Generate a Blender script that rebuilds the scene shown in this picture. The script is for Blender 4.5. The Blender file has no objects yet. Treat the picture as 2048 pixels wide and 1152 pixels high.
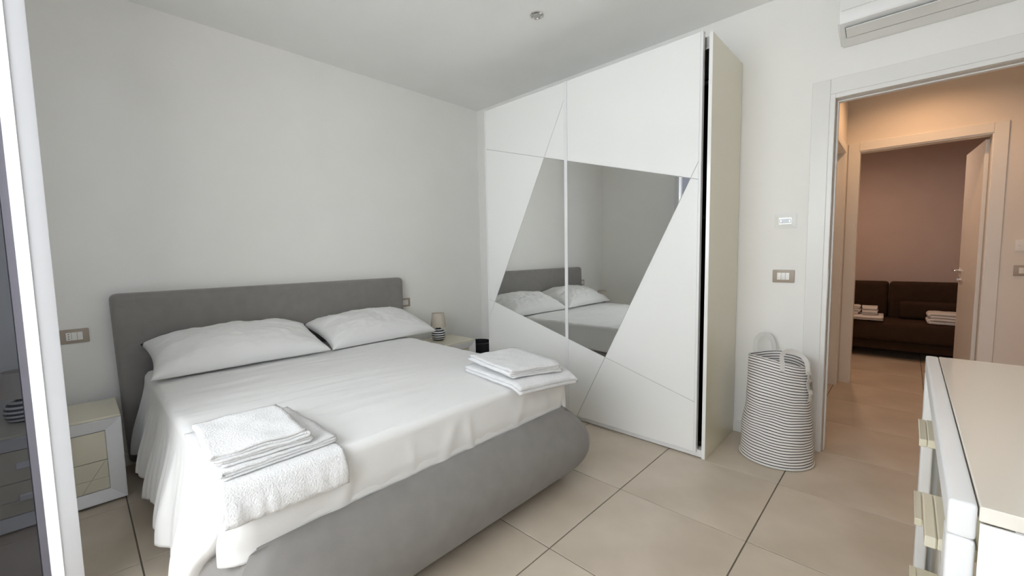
import bpy, bmesh, math, random
from mathutils import Vector, Matrix, noise

scene = bpy.context.scene
COL = scene.collection

# ------------------------------------------------------------------ camera
cam_data = bpy.data.cameras.new('camera')
cam_data.sensor_fit = 'HORIZONTAL'
cam_data.sensor_width = 36.0
cam_data.lens = 14.637
cam_data.clip_start = 0.02
cam = bpy.data.objects.new('camera', cam_data)
COL.objects.link(cam)
_r = Vector((0.6883, -0.7253, -0.0173)); _u = Vector((0.0697, 0.0423, 0.9967)); _f = Vector((0.7221, 0.6872, -0.0796))
_r.normalize(); _f = (_f - _r * _f.dot(_r)).normalized(); _u = _r.cross(_f)
cam.matrix_world = Matrix(((_r.x, _u.x, -_f.x, 0.0), (_r.y, _u.y, -_f.y, 0.0), (_r.z, _u.z, -_f.z, 1.2447), (0, 0, 0, 1)))
scene.camera = cam

# ------------------------------------------------------------------ light, exposure
scene.view_settings.view_transform = 'Standard'
scene.view_settings.look = 'None'
scene.view_settings.exposure = 0.0
scene.view_settings.gamma = 1.0
scene.view_settings.use_curve_mapping = False
scene.cycles.use_denoising = True
scene.cycles.max_bounces = 12
scene.cycles.diffuse_bounces = 8
scene.cycles.glossy_bounces = 6
scene.cycles.transparent_max_bounces = 12
scene.cycles.sample_clamp_indirect = 6.0
scene.cycles.caustics_reflective = False
scene.cycles.caustics_refractive = False

world = bpy.data.worlds.new('sky')
scene.world = world
world.use_nodes = True
bg = world.node_tree.nodes['Background']
bg.inputs['Color'].default_value = (0.91, 0.955, 1.0, 1)
bg.inputs['Strength'].default_value = 7.0

def lamp(name, kind, loc, energy, color, rot=(0, 0, 0), **kw):
    d = bpy.data.lights.new(name, kind)
    d.energy = energy; d.color = color
    for k, v in kw.items(): setattr(d, k, v)
    o = bpy.data.objects.new(name, d); COL.objects.link(o)
    o.location = loc; o.rotation_euler = rot
    return o
sun = lamp('sun', 'SUN', (-3, 0, 6), 28.0, (1.0, 0.95, 0.86), angle=0.009)
sun.rotation_euler = Vector((0.25, 0.30, -0.92)).to_track_quat('-Z', 'Y').to_euler()
# sampling portal in the window opening (guides sky light, gives none itself)
portal = lamp('window_portal', 'AREA', (-0.80, 0.77, 1.21), 1.0, (1, 1, 1), (0, math.radians(-90), 0), shape='RECTANGLE', size=2.4, size_y=2.46)
portal.data.cycles.is_portal = True

# ------------------------------------------------------------------ dimensions
XL, XW, YF, YW, ZC = -0.55, 3.088, -0.56, 3.411, 2.779
WY0, WY1, WZ1 = -0.46, 2.00, 2.42          # window opening, drawn wider to let more light onto the bed front
DY0, DY1, DZ = -0.45, 0.342, 2.11         # bedroom doorway
HX = 4.90                                 # far wall of the hall
HYL = 0.445                               # hall wall on the far (+y) side
TX, TY, TS = 1.910, 1.0534, 0.6           # tile grid

# ------------------------------------------------------------------ materials
def _nt(name):
    m = bpy.data.materials.new(name); m.use_nodes = True
    nt = m.node_tree
    return m, nt, nt.nodes['Principled BSDF']
def N(nt, t, **kw):
    n = nt.nodes.new(t)
    for k, v in kw.items(): setattr(n, k, v)
    return n
def mat(name, col, rough=0.5, var=0.0, vscale=6.0, bump=0.0, bscale=200.0, metal=0.0, spec=0.5, sheen=0.0, coat=0.0, vcol=None, stretch=None):
    m, nt, p = _nt(name)
    p.inputs['Base Color'].default_value = (*col, 1)
    p.inputs['Roughness'].default_value = rough
    p.inputs['Metallic'].default_value = metal
    p.inputs['Specular IOR Level'].default_value = spec
    if sheen: p.inputs['Sheen Weight'].default_value = sheen
    if coat:
        p.inputs['Coat Weight'].default_value = coat; p.inputs['Coat Roughness'].default_value = 0.06
    tc = N(nt, 'ShaderNodeTexCoord')
    src = tc.outputs['Object']
    if stretch:
        mp = N(nt, 'ShaderNodeMapping'); mp.inputs['Scale'].default_value = stretch
        nt.links.new(src, mp.inputs['Vector']); src = mp.outputs['Vector']
    if var:
        nz = N(nt, 'ShaderNodeTexNoise'); nz.inputs['Scale'].default_value = vscale; nz.inputs['Detail'].default_value = 6
        nt.links.new(src, nz.inputs['Vector'])
        mx = N(nt, 'ShaderNodeMix', data_type='RGBA')
        c2 = vcol if vcol else tuple(max(0, c * (1 - var)) for c in col)
        mx.inputs['A'].default_value = (*col, 1); mx.inputs['B'].default_value = (*c2, 1)
        rp = N(nt, 'ShaderNodeMapRange'); rp.inputs['From Min'].default_value = 0.35; rp.inputs['From Max'].default_value = 0.65
        nt.links.new(nz.outputs['Fac'], rp.inputs['Value']); nt.links.new(rp.outputs['Result'], mx.inputs['Factor'])
        nt.links.new(mx.outputs['Result'], p.inputs['Base Color'])
    if bump:
        nb = N(nt, 'ShaderNodeTexNoise'); nb.inputs['Scale'].default_value = bscale; nb.inputs['Detail'].default_value = 3
        nt.links.new(src, nb.inputs['Vector'])
        b = N(nt, 'ShaderNodeBump'); b.inputs['Strength'].default_value = bump; b.inputs['Distance'].default_value = 0.004
        nt.links.new(nb.outputs['Fac'], b.inputs['Height']); nt.links.new(b.outputs['Normal'], p.inputs['Normal'])
    return m

M = {}
M['paint'] = mat('wall_paint', (0.875, 0.868, 0.84), 0.85, 0.02, 3, 0.06, 260, spec=0.2)
M['ceil'] = mat('ceiling_paint', (0.89, 0.89, 0.88), 0.9, 0.02, 3, 0.05, 260, spec=0.15)
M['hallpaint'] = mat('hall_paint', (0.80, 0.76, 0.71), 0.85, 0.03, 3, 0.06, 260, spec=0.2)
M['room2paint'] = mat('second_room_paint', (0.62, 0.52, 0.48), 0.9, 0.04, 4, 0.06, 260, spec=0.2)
M['trim'] = mat('white_trim', (0.80, 0.795, 0.77), 0.35, 0.02, 4)
M['tile'] = mat('stoneware_tile', (0.60, 0.525, 0.435), 0.42, 0.17, 2.6, 0.05, 90, spec=0.4, vcol=(0.50, 0.43, 0.345))
M['grout'] = mat('grout', (0.17, 0.145, 0.12), 0.9, 0.1, 30)
M['gloss'] = mat('white_lacquer', (0.85, 0.855, 0.835), 0.12, spec=0.5, coat=0.3)
M['cream'] = mat('cream_lacquer', (0.70, 0.66, 0.52), 0.16, spec=0.5, coat=0.4)
M['dtop'] = mat('ivory_glass_top', (0.80, 0.755, 0.67), 0.14, spec=0.5, coat=0.4)
M['creamdr'] = mat('cream_drawer_lacquer', (0.68, 0.62, 0.48), 0.10, spec=0.5, coat=0.4)
M['satin'] = mat('white_satin_lacquer', (0.80, 0.80, 0.80), 0.38, 0.02, 5)
M['groove'] = mat('groove_shadow_gap', (0.42, 0.42, 0.41), 0.6, 0.05, 20)
M['dark'] = mat('dark_walnut_interior', (0.018, 0.012, 0.009), 0.6, 0.2, 12)
M['alu'] = mat('brushed_aluminium', (0.62, 0.62, 0.61), 0.3, 0.05, 40, metal=0.8)
M['chrome'] = mat('chrome', (0.78, 0.77, 0.75), 0.12, 0.02, 10, metal=1.0)
M['fabric'] = mat('taupe_upholstery', (0.245, 0.232, 0.222), 0.85, 0.08, 14, 0.25, 700, spec=0.25, sheen=0.25)
M['sheet'] = mat('white_cotton_sheet', (0.77, 0.77, 0.765), 0.8, 0.015, 5, 0.10, 500, spec=0.2, sheen=0.1)
M['towel'] = mat('white_terry', (0.78, 0.78, 0.785), 0.95, 0.05, 60, 1.0, 190, spec=0.1, sheen=0.3)
M['upvc'] = mat('shaded_white_upvc', (0.58, 0.585, 0.61), 0.35, 0.02, 5)  # white uPVC darkened to grey: the leaf's shaded face is painted in
M['bead'] = mat('white_upvc_bead', (0.82, 0.82, 0.83), 0.3, 0.02, 5)  # same uPVC kept bright, for the bead that catches the daylight
M['gasket'] = mat('grey_gasket', (0.13, 0.125, 0.15), 0.6, 0.05, 20)
M['plate'] = mat('taupe_plastic', (0.40, 0.34, 0.28), 0.4, 0.03, 20)
M['rocker'] = mat('white_plastic', (0.82, 0.81, 0.78), 0.25, 0.02, 20)
M['black'] = mat('black_plastic', (0.012, 0.012, 0.014), 0.4, 0.1, 20)
M['shade'] = mat('linen_lampshade', (0.62, 0.56, 0.48), 0.9, 0.06, 60, 0.3, 300)
M['brown'] = mat('brown_sofa_fabric', (0.050, 0.030, 0.019), 0.9, 0.15, 14, 0.25, 500, spec=0.15)
M['webbing'] = mat('white_webbing', (0.74, 0.73, 0.70), 0.8, 0.03, 60, 0.3, 500)
M['acwhite'] = mat('appliance_white', (0.80, 0.80, 0.785), 0.3, 0.02, 5)
M['display'] = mat('lcd_display', (0.55, 0.62, 0.68), 0.15, 0.1, 30)
M['terrace'] = mat('terrace_paving', (0.55, 0.52, 0.47), 0.8, 0.12, 5)
M['plaster'] = mat('white_exterior_plaster', (0.75, 0.75, 0.74), 0.9, 0.05, 4, 0.2, 90)

def mirror_mat():
    m, nt, p = _nt('mirror_glass')
    p.inputs['Base Color'].default_value = (0.86, 0.87, 0.86, 1); p.inputs['Metallic'].default_value = 1.0
    p.inputs['Roughness'].default_value = 0.012
    return m
M['mirror'] = mirror_mat()
def glass_mat():
    m, nt, p = _nt('double_glazing'); out = nt.nodes['Material Output']; nt.nodes.remove(p)
    tr = N(nt, 'ShaderNodeBsdfTransparent'); tr.inputs['Color'].default_value = (0.60, 0.62, 0.68, 1)
    gl = N(nt, 'ShaderNodeBsdfGlossy'); gl.inputs['Color'].default_value = (0.9, 0.9, 1.0, 1); gl.inputs['Roughness'].default_value = 0.02
    fr = N(nt, 'ShaderNodeFresnel'); fr.inputs['IOR'].default_value = 1.32
    mx = N(nt, 'ShaderNodeMixShader')
    nt.links.new(fr.outputs['Fac'], mx.inputs['Fac']); nt.links.new(tr.outputs[0], mx.inputs[1]); nt.links.new(gl.outputs[0], mx.inputs[2])
    nt.links.new(mx.outputs[0], out.inputs['Surface'])
    return m
M['glass'] = glass_mat()
def stripe_mat(name, base, line, period, duty, coord='UV', axis=1, wobble=0.0, phase=0.0):
    m, nt, p = _nt(name)
    p.inputs['Roughness'].default_value = 0.8 if coord == 'UV' else 0.25
    tc = N(nt, 'ShaderNodeTexCoord'); sx = N(nt, 'ShaderNodeSeparateXYZ')
    nt.links.new(tc.outputs['UV' if coord == 'UV' else 'Object'], sx.inputs[0])
    v = sx.outputs[axis]
    a = N(nt, 'ShaderNodeMath', operation='ADD'); a.inputs[1].default_value = phase; nt.links.new(v, a.inputs[0])
    d = N(nt, 'ShaderNodeMath', operation='DIVIDE'); d.inputs[1].default_value = period; nt.links.new(a.outputs[0], d.inputs[0])
    f = N(nt, 'ShaderNodeMath', operation='FRACT'); nt.links.new(d.outputs[0], f.inputs[0])
    g = N(nt, 'ShaderNodeMath', operation='LESS_THAN'); g.inputs[1].default_value = duty; nt.links.new(f.outputs[0], g.inputs[0])
    mx = N(nt, 'ShaderNodeMix', data_type='RGBA'); mx.inputs['A'].default_value = (*base, 1); mx.inputs['B'].default_value = (*line, 1)
    nt.links.new(g.outputs[0], mx.inputs['Factor']); nt.links.new(mx.outputs['Result'], p.inputs['Base Color'])
    return m
M['stripes'] = stripe_mat('striped_canvas', (0.80, 0.775, 0.74), (0.02, 0.02, 0.03), 0.0158, 0.30)
M['lampstripes'] = stripe_mat('striped_ceramic', (0.80, 0.79, 0.76), (0.012, 0.016, 0.05), 0.021, 0.52, 'OBJ', 2, phase=0.0)

# ------------------------------------------------------------------ helpers
def wloc(o):
    v = Vector((0, 0, 0))
    while o is not None:
        v += o.location; o = o.parent
    return v
def tag(o, label=None, cat=None, group=None, kind=None):
    if label: o['label'] = label
    if cat: o['category'] = cat
    if group: o['group'] = group
    if kind: o['kind'] = kind
    return o
def thing(name, loc, label, cat, group=None, kind=None, rotz=0.0):
    o = bpy.data.objects.new(name, None); COL.objects.link(o)
    o.empty_display_size = 0.1
    o.location = loc; o.rotation_euler = (0, 0, rotz)
    return tag(o, label, cat, group, kind)
def obj(name, bm, m, parent=None, smooth=False, local=False, sharp=40):
    me = bpy.data.meshes.new(name)
    bmesh.ops.recalc_face_normals(bm, faces=bm.faces[:])
    if not local:
        if parent is not None: off = wloc(parent)
        else:
            vs = [v.co for v in bm.verts]
            x0, x1 = min(v.x for v in vs), max(v.x for v in vs); y0, y1 = min(v.y for v in vs), max(v.y for v in vs)
            off = Vector(((x0 + x1) / 2, (y0 + y1) / 2, min(v.z for v in vs)))
        for v in bm.verts: v.co -= off
    bm.to_mesh(me); bm.free()
    if smooth:
        for p in me.polygons: p.use_smooth = True
        try: me.set_sharp_from_angle(angle=math.radians(sharp))
        except Exception: pass
    me.materials.append(M[m] if isinstance(m, str) else m)
    o = bpy.data.objects.new(name, me); COL.objects.link(o)
    if parent is not None: o.parent = parent
    elif not local: o.location = off
    return o
def BM(): return bmesh.new()
def box(bm, x0, x1, y0, y1, z0, z1, bev=0.0, seg=2):
    g = bmesh.ops.create_cube(bm, size=1.0)
    vs = g['verts']
    for v in vs:
        v.co = Vector(((x0 + x1) / 2 + v.co.x * (x1 - x0), (y0 + y1) / 2 + v.co.y * (y1 - y0), (z0 + z1) / 2 + v.co.z * (z1 - z0)))
    if bev:
        es = set()
        for v in vs:
            for e in v.link_edges: es.add(e)
        bmesh.ops.bevel(bm, geom=list(es), offset=bev, segments=seg, profile=0.6, affect='EDGES')
    return bm
def B(name, m, parent, x0, x1, y0, y1, z0, z1, bev=0.0, seg=2, smooth=None, local=False):
    return obj(name, box(BM(), x0, x1, y0, y1, z0, z1, bev, seg), m, parent, smooth=(bev > 0.004) if smooth is None else smooth, local=local)
def prism(bm, pts2, lift, axis='x', a=0.0, b=1.0):
    """extrude a polygon given in the two other axes between a and b along axis"""
    def P(p, t):
        if axis == 'x': return Vector((t, p[0], p[1]))
        if axis == 'y': return Vector((p[0], t, p[1]))
        return Vector((p[0], p[1], t))
    v0 = [bm.verts.new(P(p, a)) for p in pts2]; v1 = [bm.verts.new(P(p, b)) for p in pts2]
    n = len(pts2)
    bm.faces.new(v0); bm.faces.new(v1[::-1])
    for i in range(n): bm.faces.new((v0[i], v0[(i + 1) % n], v1[(i + 1) % n], v1[i]))
    return bm
def lathe(bm, prof, cx=0, cy=0, seg=32, cap=True):
    rings = []
    for r, z in prof:
        rings.append([bm.verts.new((cx + r * math.cos(2 * math.pi * k / seg), cy + r * math.sin(2 * math.pi * k / seg), z)) for k in range(seg)])
    for a, b in zip(rings, rings[1:]):
        for k in range(seg): bm.faces.new((a[k], a[(k + 1) % seg], b[(k + 1) % seg], b[k]))
    if cap:
        bm.faces.new(rings[0][::-1]); bm.faces.new(rings[-1])
    return bm
def grid_mesh(bm, P):
    """P: 2D list of Vectors"""
    V = [[bm.verts.new(p) for p in row] for row in P]
    for i in range(len(V) - 1):
        for j in range(len(V[0]) - 1): bm.faces.new((V[i][j], V[i + 1][j], V[i + 1][j + 1], V[i][j + 1]))
    return V
def ribbon(bm, pts, wdir, width, th):
    """flat strap along pts; wdir: list of width directions or one"""
    rows = []
    n = len(pts)
    for i, p in enumerate(pts):
        t = (pts[min(i + 1, n - 1)] - pts[max(i - 1, 0)]).normalized()
        w = (wdir[i] if isinstance(wdir, list) else wdir).normalized()
        nn = t.cross(w).normalized()
        rows.append([bm.verts.new(p + w * s * width / 2 + nn * q * th / 2) for s, q in ((-1, -1), (1, -1), (1, 1), (-1, 1))])
    for a, b in zip(rows, rows[1:]):
        for k in range(4): bm.faces.new((a[k], a[(k + 1) % 4], b[(k + 1) % 4], b[k]))
    bm.faces.new(rows[0][::-1]); bm.faces.new(rows[-1])
    return bm
def nz(x, y, z=0.0): return noise.noise(Vector((x, y, z)))
def sm(t): t = max(0.0, min(1.0, t)); return t * t * (3 - 2 * t)

# ------------------------------------------------------------------ room shell
fl = obj('floor', box(BM(), XL, 7.15, -1.45, YW, -0.06, -0.004), 'grout')
tag(fl, 'beige stoneware tiled floor running from bedroom into the hall', 'floor', kind='structure')
_tile_cache = {}
def tile(ix, iy, x0, x1, y0, y1):
    w, h = round(x1 - x0, 4), round(y1 - y0, 4)
    if (w, h) not in _tile_cache:
        me_o = obj('tile', box(BM(), -w / 2, w / 2, -h / 2, h / 2, -0.010, 0.0, 0.0012, 1), 'tile', None, local=True)
        _tile_cache[(w, h)] = me_o.data; o = me_o
    else:
        o = bpy.data.objects.new('tile', _tile_cache[(w, h)]); COL.objects.link(o)
    o.parent = fl
    o.location = Vector(((x0 + x1) / 2, (y0 + y1) / 2, 0)) - fl.location
G = 0.0027
def tiles_in(rx0, rx1, ry0, ry1):
    for ix in range(-6, 10):
        for iy in range(-5, 5):
            x0, x1 = TX + TS * ix, TX + TS * (ix + 1); y0, y1 = TY + TS * iy, TY + TS * (iy + 1)
            cx, cy = (x0 + x1) / 2, (y0 + y1) / 2
            X0, X1, Y0, Y1 = max(x0 + G, rx0), min(x1 - G, rx1), max(y0 + G, ry0), min(y1 - G, ry1)
            if X1 - X0 < 0.02 or Y1 - Y0 < 0.02: continue
            tile(ix, iy, X0, X1, Y0, Y1)
tiles_in(XL, TX + 2 * TS - G, YF, YW)
tiles_in(TX + 2 * TS + G, 7.1, -1.34, 1.05)

def wall(name, label, m, *boxes):
    bm = BM()
    for b in boxes: box(bm, *b)
    return tag(obj(name, bm, m), label, 'wall', kind='structure')
wall('wall_back', 'off-white painted wall behind the upholstered headboard', 'paint', (XL - 0.3, XW + 0.1, YW, YW + 0.12, 0, ZC))
wall('wall_right', 'off-white painted wall with the doorway, behind the wardrobe', 'paint',
     (XW, XW + 0.10, DY1 + 0.03, YW, 0, ZC), (XW, XW + 0.10, -1.40, DY0 - 0.03, 0, ZC), (XW, XW + 0.10, DY0 - 0.03, DY1 + 0.03, DZ + 0.03, ZC))
wall('wall_left', 'off-white painted wall holding the balcony window', 'paint',
     (XL - 0.30, XL, WY1, YW, 0, ZC), (XL - 0.30, XL, YF, WY0, 0, ZC), (XL - 0.30, XL, WY0, WY1, WZ1, ZC))
wall('wall_front', 'off-white painted wall behind the dresser', 'paint', (XL - 0.3, XW, YF - 0.12, YF, 0, ZC))
tag(obj('ceiling', box(BM(), XL - 0.3, XW + 0.1, YF - 0.12, YW + 0.12, ZC, ZC + 0.15), 'ceil'), 'plain off-white bedroom ceiling', 'ceiling', kind='structure')
def baseboard(name, label, *b):
    bm = BM()
    for q in b: box(bm, *q, 0.003, 1)
    return tag(obj(name, bm, 'trim'), label, 'baseboard', kind='structure')
baseboard('baseboard_back', 'white baseboard along the headboard wall', (XL, XW, YW - 0.012, YW, 0, 0.08))
baseboard('baseboard_right', 'white baseboard between wardrobe and doorway', (XW - 0.012, XW, 0.456, YW - 0.012, 0, 0.08))
baseboard('baseboard_left', 'white baseboard under the balcony window wall', (XL, XL + 0.012, 2.01, YW - 0.012, 0, 0.08))
# terrace outside the balcony window
tag(obj('floor_terrace', box(BM(), -1.35, XL - 0.30, -3.0, 7.0, -0.10, -0.02), 'terrace'), 'paved terrace outside the balcony window', 'terrace', kind='structure')
tag(obj('wall_sky_blocker', box(BM(), -1.50, -1.35, -3.0, 7.0, -0.1, 1.10), 'plaster'), 'added unseen white parapet blocking low sky light outside the window', 'parapet', kind='structure')  # added out of view to keep low sky light off the drape

tag(obj('ceiling_sky_blocker', box(BM(), -1.62, XL - 0.30, -3.0, 7.0, 2.62, 2.80), 'plaster'), 'added unseen white slab blocking high sky light over the terrace', 'slab', kind='structure')  # added out of view to cut the high sky near the window

# ------------------------------------------------------------------ balcony window
win = thing('window_1', (XL, (WY0 + WY1) / 2, 0), 'white framed balcony window with a glazed leaf swung into the room', 'window', kind='structure')
fx0, fx1 = XL - 0.09, XL - 0.005
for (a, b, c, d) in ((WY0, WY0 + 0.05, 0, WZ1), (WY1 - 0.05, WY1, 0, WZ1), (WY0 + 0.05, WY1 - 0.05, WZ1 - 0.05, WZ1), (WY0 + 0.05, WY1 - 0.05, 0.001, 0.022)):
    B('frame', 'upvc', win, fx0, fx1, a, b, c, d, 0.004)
def casement(hinge, ang, width, sgn, has_handle):
    """local x runs from hinge to free end, local y is thickness; the side with the glazing bead is local -y"""
    W, H0, H1, S, T = width, 0.035, WZ1 - 0.045, 0.060, 0.060
    bm = BM()
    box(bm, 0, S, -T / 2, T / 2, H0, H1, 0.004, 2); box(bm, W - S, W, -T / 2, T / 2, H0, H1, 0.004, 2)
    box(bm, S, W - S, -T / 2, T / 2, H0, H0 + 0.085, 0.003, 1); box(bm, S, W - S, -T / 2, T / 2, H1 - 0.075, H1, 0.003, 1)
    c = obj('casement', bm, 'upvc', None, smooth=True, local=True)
    c.parent = win; c.location = Vector((hinge[0], hinge[1], 0)) - wloc(win); c.rotation_euler = (0, 0, ang)
    ix0, ix1, iz0, iz1 = S, W - S, H0 + 0.085, H1 - 0.075
    def frame_ring(name, m, w, y0, y1, slope=0.0):
        bm = BM()
        o_ = [(ix0 - 0.012, iz0 - 0.012), (ix1 + 0.012, iz0 - 0.012), (ix1 + 0.012, iz1 + 0.012), (ix0 - 0.012, iz1 + 0.012)]
        i_ = [(ix0 + w, iz0 + w), (ix1 - w, iz0 + w), (ix1 - w, iz1 - w), (ix0 + w, iz1 - w)]
        A = [bm.verts.new((p[0], y0, p[1])) for p in o_]; Bv = [bm.verts.new((p[0], y0 + slope, p[1])) for p in i_]
        Cv = [bm.verts.new((p[0], y1, p[1])) for p in i_]; D = [bm.verts.new((p[0], y1, p[1])) for p in o_]
        for k in range(4):
            q = (k + 1) % 4
            for u, v in ((A, Bv), (Bv, Cv), (Cv, D), (D, A)): bm.faces.new((u[k], u[q], v[q], v[k]))
        r = obj(name, bm, m, None, local=True); r.parent = c
        return r
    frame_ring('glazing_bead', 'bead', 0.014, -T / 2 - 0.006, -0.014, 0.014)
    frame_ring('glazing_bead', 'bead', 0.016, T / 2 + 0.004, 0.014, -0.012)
    frame_ring('gasket', 'gasket', 0.030, -0.013, 0.013, 0.0)
    bm = BM(); box(bm, ix0 - 0.005, ix1 + 0.005, -0.0011, 0.0011, iz0 - 0.005, iz1 + 0.005)
    p = obj('pane', bm, 'glass', None, local=True); p.parent = c
    return c
_d = Vector((-0.0520 - (XL + 0.012), 2.062 - 1.960))
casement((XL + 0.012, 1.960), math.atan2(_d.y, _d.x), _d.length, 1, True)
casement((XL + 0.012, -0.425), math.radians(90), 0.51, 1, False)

# ------------------------------------------------------------------ doorway from bedroom to hall
def architrave(root, axis, face, a0, a1, zt, w, d, sgn, m='trim', side=(True, True)):
    """door casing on a wall face. axis 'y': wall plane x=face, opening a0..a1 along y. sgn: direction the casing stands proud"""
    f0, f1 = sorted((face, face + sgn * d))
    def bx(n, p0, p1, z0, z1):
        if axis == 'y': return B(n, m, root, f0, f1, p0, p1, z0, z1, 0.002, 1)
        return B(n, m, root, p0, p1, f0, f1, z0, z1, 0.002, 1)
    if side[1]: bx('casing', a1, a1 + w, 0, zt + w)
    if side[0]: bx('casing', a0 - w, a0, 0, zt + w)
    bx('casing', a0 + 0.0008, a1 - 0.0008, zt, zt + w)
d1 = thing('door_1', (XW + 0.05, (DY0 + DY1) / 2, 0), 'white doorway frame leading from bedroom to warm lit hall', 'doorway', kind='structure')
architrave(d1, 'y', XW, DY0 - 0.022, DY1 + 0.024, DZ + 0.024, 0.085, 0.012, -1)
architrave(d1, 'y', XW + 0.10, DY0 - 0.022, DY1 + 0.024, DZ + 0.024, 0.085, 0.012, 1)
B('jamb', 'trim', d1, XW - 0.006, XW + 0.108, DY1, DY1 + 0.030, 0, DZ + 0.03, 0.002, 1)
B('jamb', 'trim', d1, XW - 0.006, XW + 0.108, DY0 - 0.030, DY0, 0, DZ + 0.03, 0.002, 1)
B('jamb', 'trim', d1, XW - 0.006, XW + 0.108, DY0, DY1, DZ, DZ + 0.03, 0.002, 1)
B('door_stop', 'plate', d1, XW + 0.034, XW + 0.042, DY1 - 0.006, DY1, 0, DZ, 0)
B('door_stop', 'trim', d1, XW + 0.042, XW + 0.075, DY1 - 0.013, DY1, 0, DZ - 0.013, 0.002, 1)
B('door_stop', 'plate', d1, XW + 0.034, XW + 0.042, DY0, DY1 - 0.006, DZ - 0.006, DZ, 0)
B('door_stop', 'trim', d1, XW + 0.042, XW + 0.075, DY0, DY1 - 0.001, DZ - 0.013, DZ, 0.002, 1)
B('strike_plate', 'alu', d1, XW + 0.006, XW + 0.030, DY1 - 0.0015, DY1, 0.95, 1.13, 0)

# ------------------------------------------------------------------ hall and second room
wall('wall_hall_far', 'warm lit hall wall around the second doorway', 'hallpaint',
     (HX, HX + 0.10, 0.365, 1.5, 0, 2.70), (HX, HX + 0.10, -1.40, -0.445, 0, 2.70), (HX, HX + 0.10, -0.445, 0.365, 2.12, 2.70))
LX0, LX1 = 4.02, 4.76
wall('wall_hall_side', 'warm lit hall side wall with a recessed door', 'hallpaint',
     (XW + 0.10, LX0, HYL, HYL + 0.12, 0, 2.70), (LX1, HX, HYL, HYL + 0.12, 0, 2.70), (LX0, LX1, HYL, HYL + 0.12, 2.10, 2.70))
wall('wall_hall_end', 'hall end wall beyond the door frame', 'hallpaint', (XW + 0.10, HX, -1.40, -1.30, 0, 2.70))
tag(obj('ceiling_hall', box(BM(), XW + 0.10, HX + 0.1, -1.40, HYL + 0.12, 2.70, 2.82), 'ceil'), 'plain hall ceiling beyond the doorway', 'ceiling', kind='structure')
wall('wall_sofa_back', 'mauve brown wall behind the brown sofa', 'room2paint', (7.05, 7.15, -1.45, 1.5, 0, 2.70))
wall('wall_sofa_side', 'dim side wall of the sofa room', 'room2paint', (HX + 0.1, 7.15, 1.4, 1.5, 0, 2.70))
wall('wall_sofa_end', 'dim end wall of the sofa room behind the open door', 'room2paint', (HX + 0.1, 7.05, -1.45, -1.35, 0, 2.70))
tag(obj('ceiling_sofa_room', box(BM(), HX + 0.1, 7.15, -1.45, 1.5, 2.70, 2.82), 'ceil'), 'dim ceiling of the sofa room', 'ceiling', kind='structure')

d2 = thing('door_2', (HX + 0.05, -0.04, 0), 'white framed doorway with door leaf opened into the sofa room', 'door', kind='structure')
architrave(d2, 'y', HX, -0.435, 0.355, 2.11, 0.075, 0.012, -1)
B('jamb', 'trim', d2, HX - 0.004, HX + 0.104, 0.348, 0.3645, 0, 2.1195, 0.002, 1)
B('jamb', 'trim', d2, HX - 0.004, HX + 0.104, -0.4445, -0.428, 0, 2.1195, 0.002, 1)
B('jamb', 'trim', d2, HX - 0.004, HX + 0.104, -0.428, 0.348, 2.10, 2.1195, 0.002, 1)
B('gasket', 'plate', d2, HX + 0.062, HX + 0.070, -0.428, -0.422, 0, 2.10, 0)
_hx, _hy = HX + 0.115, -0.425
_a = math.atan2(-0.372 - _hy, 5.70 - _hx)
leaf = obj('door_leaf', box(BM(), 0.0, 0.70, -0.022, 0.022, 0.008, 2.085, 0.003, 1), 'trim', None, local=True)
leaf.parent = d2; leaf.location = Vector((_hx, _hy, 0)) - wloc(d2); leaf.rotation_euler = (0, 0, _a)
def lever(parent, x, z, side, m='chrome'):
    bm = BM()
    bmesh.ops.create_cone(bm, cap_ends=True, segments=20, radius1=0.024, radius2=0.024, depth=0.010, matrix=Matrix.Translation((x, side * 0.027, z)) @ Matrix.Rotation(math.pi / 2, 4, 'X'))
    bmesh.ops.create_cone(bm, cap_ends=True, segments=12, radius1=0.009, radius2=0.009, depth=0.050, matrix=Matrix.Translation((x, side * 0.050, z)) @ Matrix.Rotation(math.pi / 2, 4, 'X'))
    box(bm, x - 0.115, x + 0.010, side * 0.070 - 0.007, side * 0.070 + 0.007, z - 0.009, z + 0.009, 0.004, 2)
    h = obj('lever_handle', bm, m, None, smooth=True, local=True); h.parent = parent
    bm = BM()
    bmesh.ops.create_cone(bm, cap_ends=True, segments=20, radius1=0.022, radius2=0.022, depth=0.008, matrix=Matrix.Translation((x, side * 0.026, z - 0.085)) @ Matrix.Rotation(math.pi / 2, 4, 'X'))
    box(bm, x - 0.004, x + 0.004, side * 0.030, side * 0.042, z - 0.095, z - 0.075, 0.001, 1)
    k = obj('lock_rosette', bm, m, None, smooth=True, local=True); k.parent = parent
lever(leaf, 0.640, 1.03, 1)
lever(leaf, 0.640, 1.03, -1)

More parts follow.
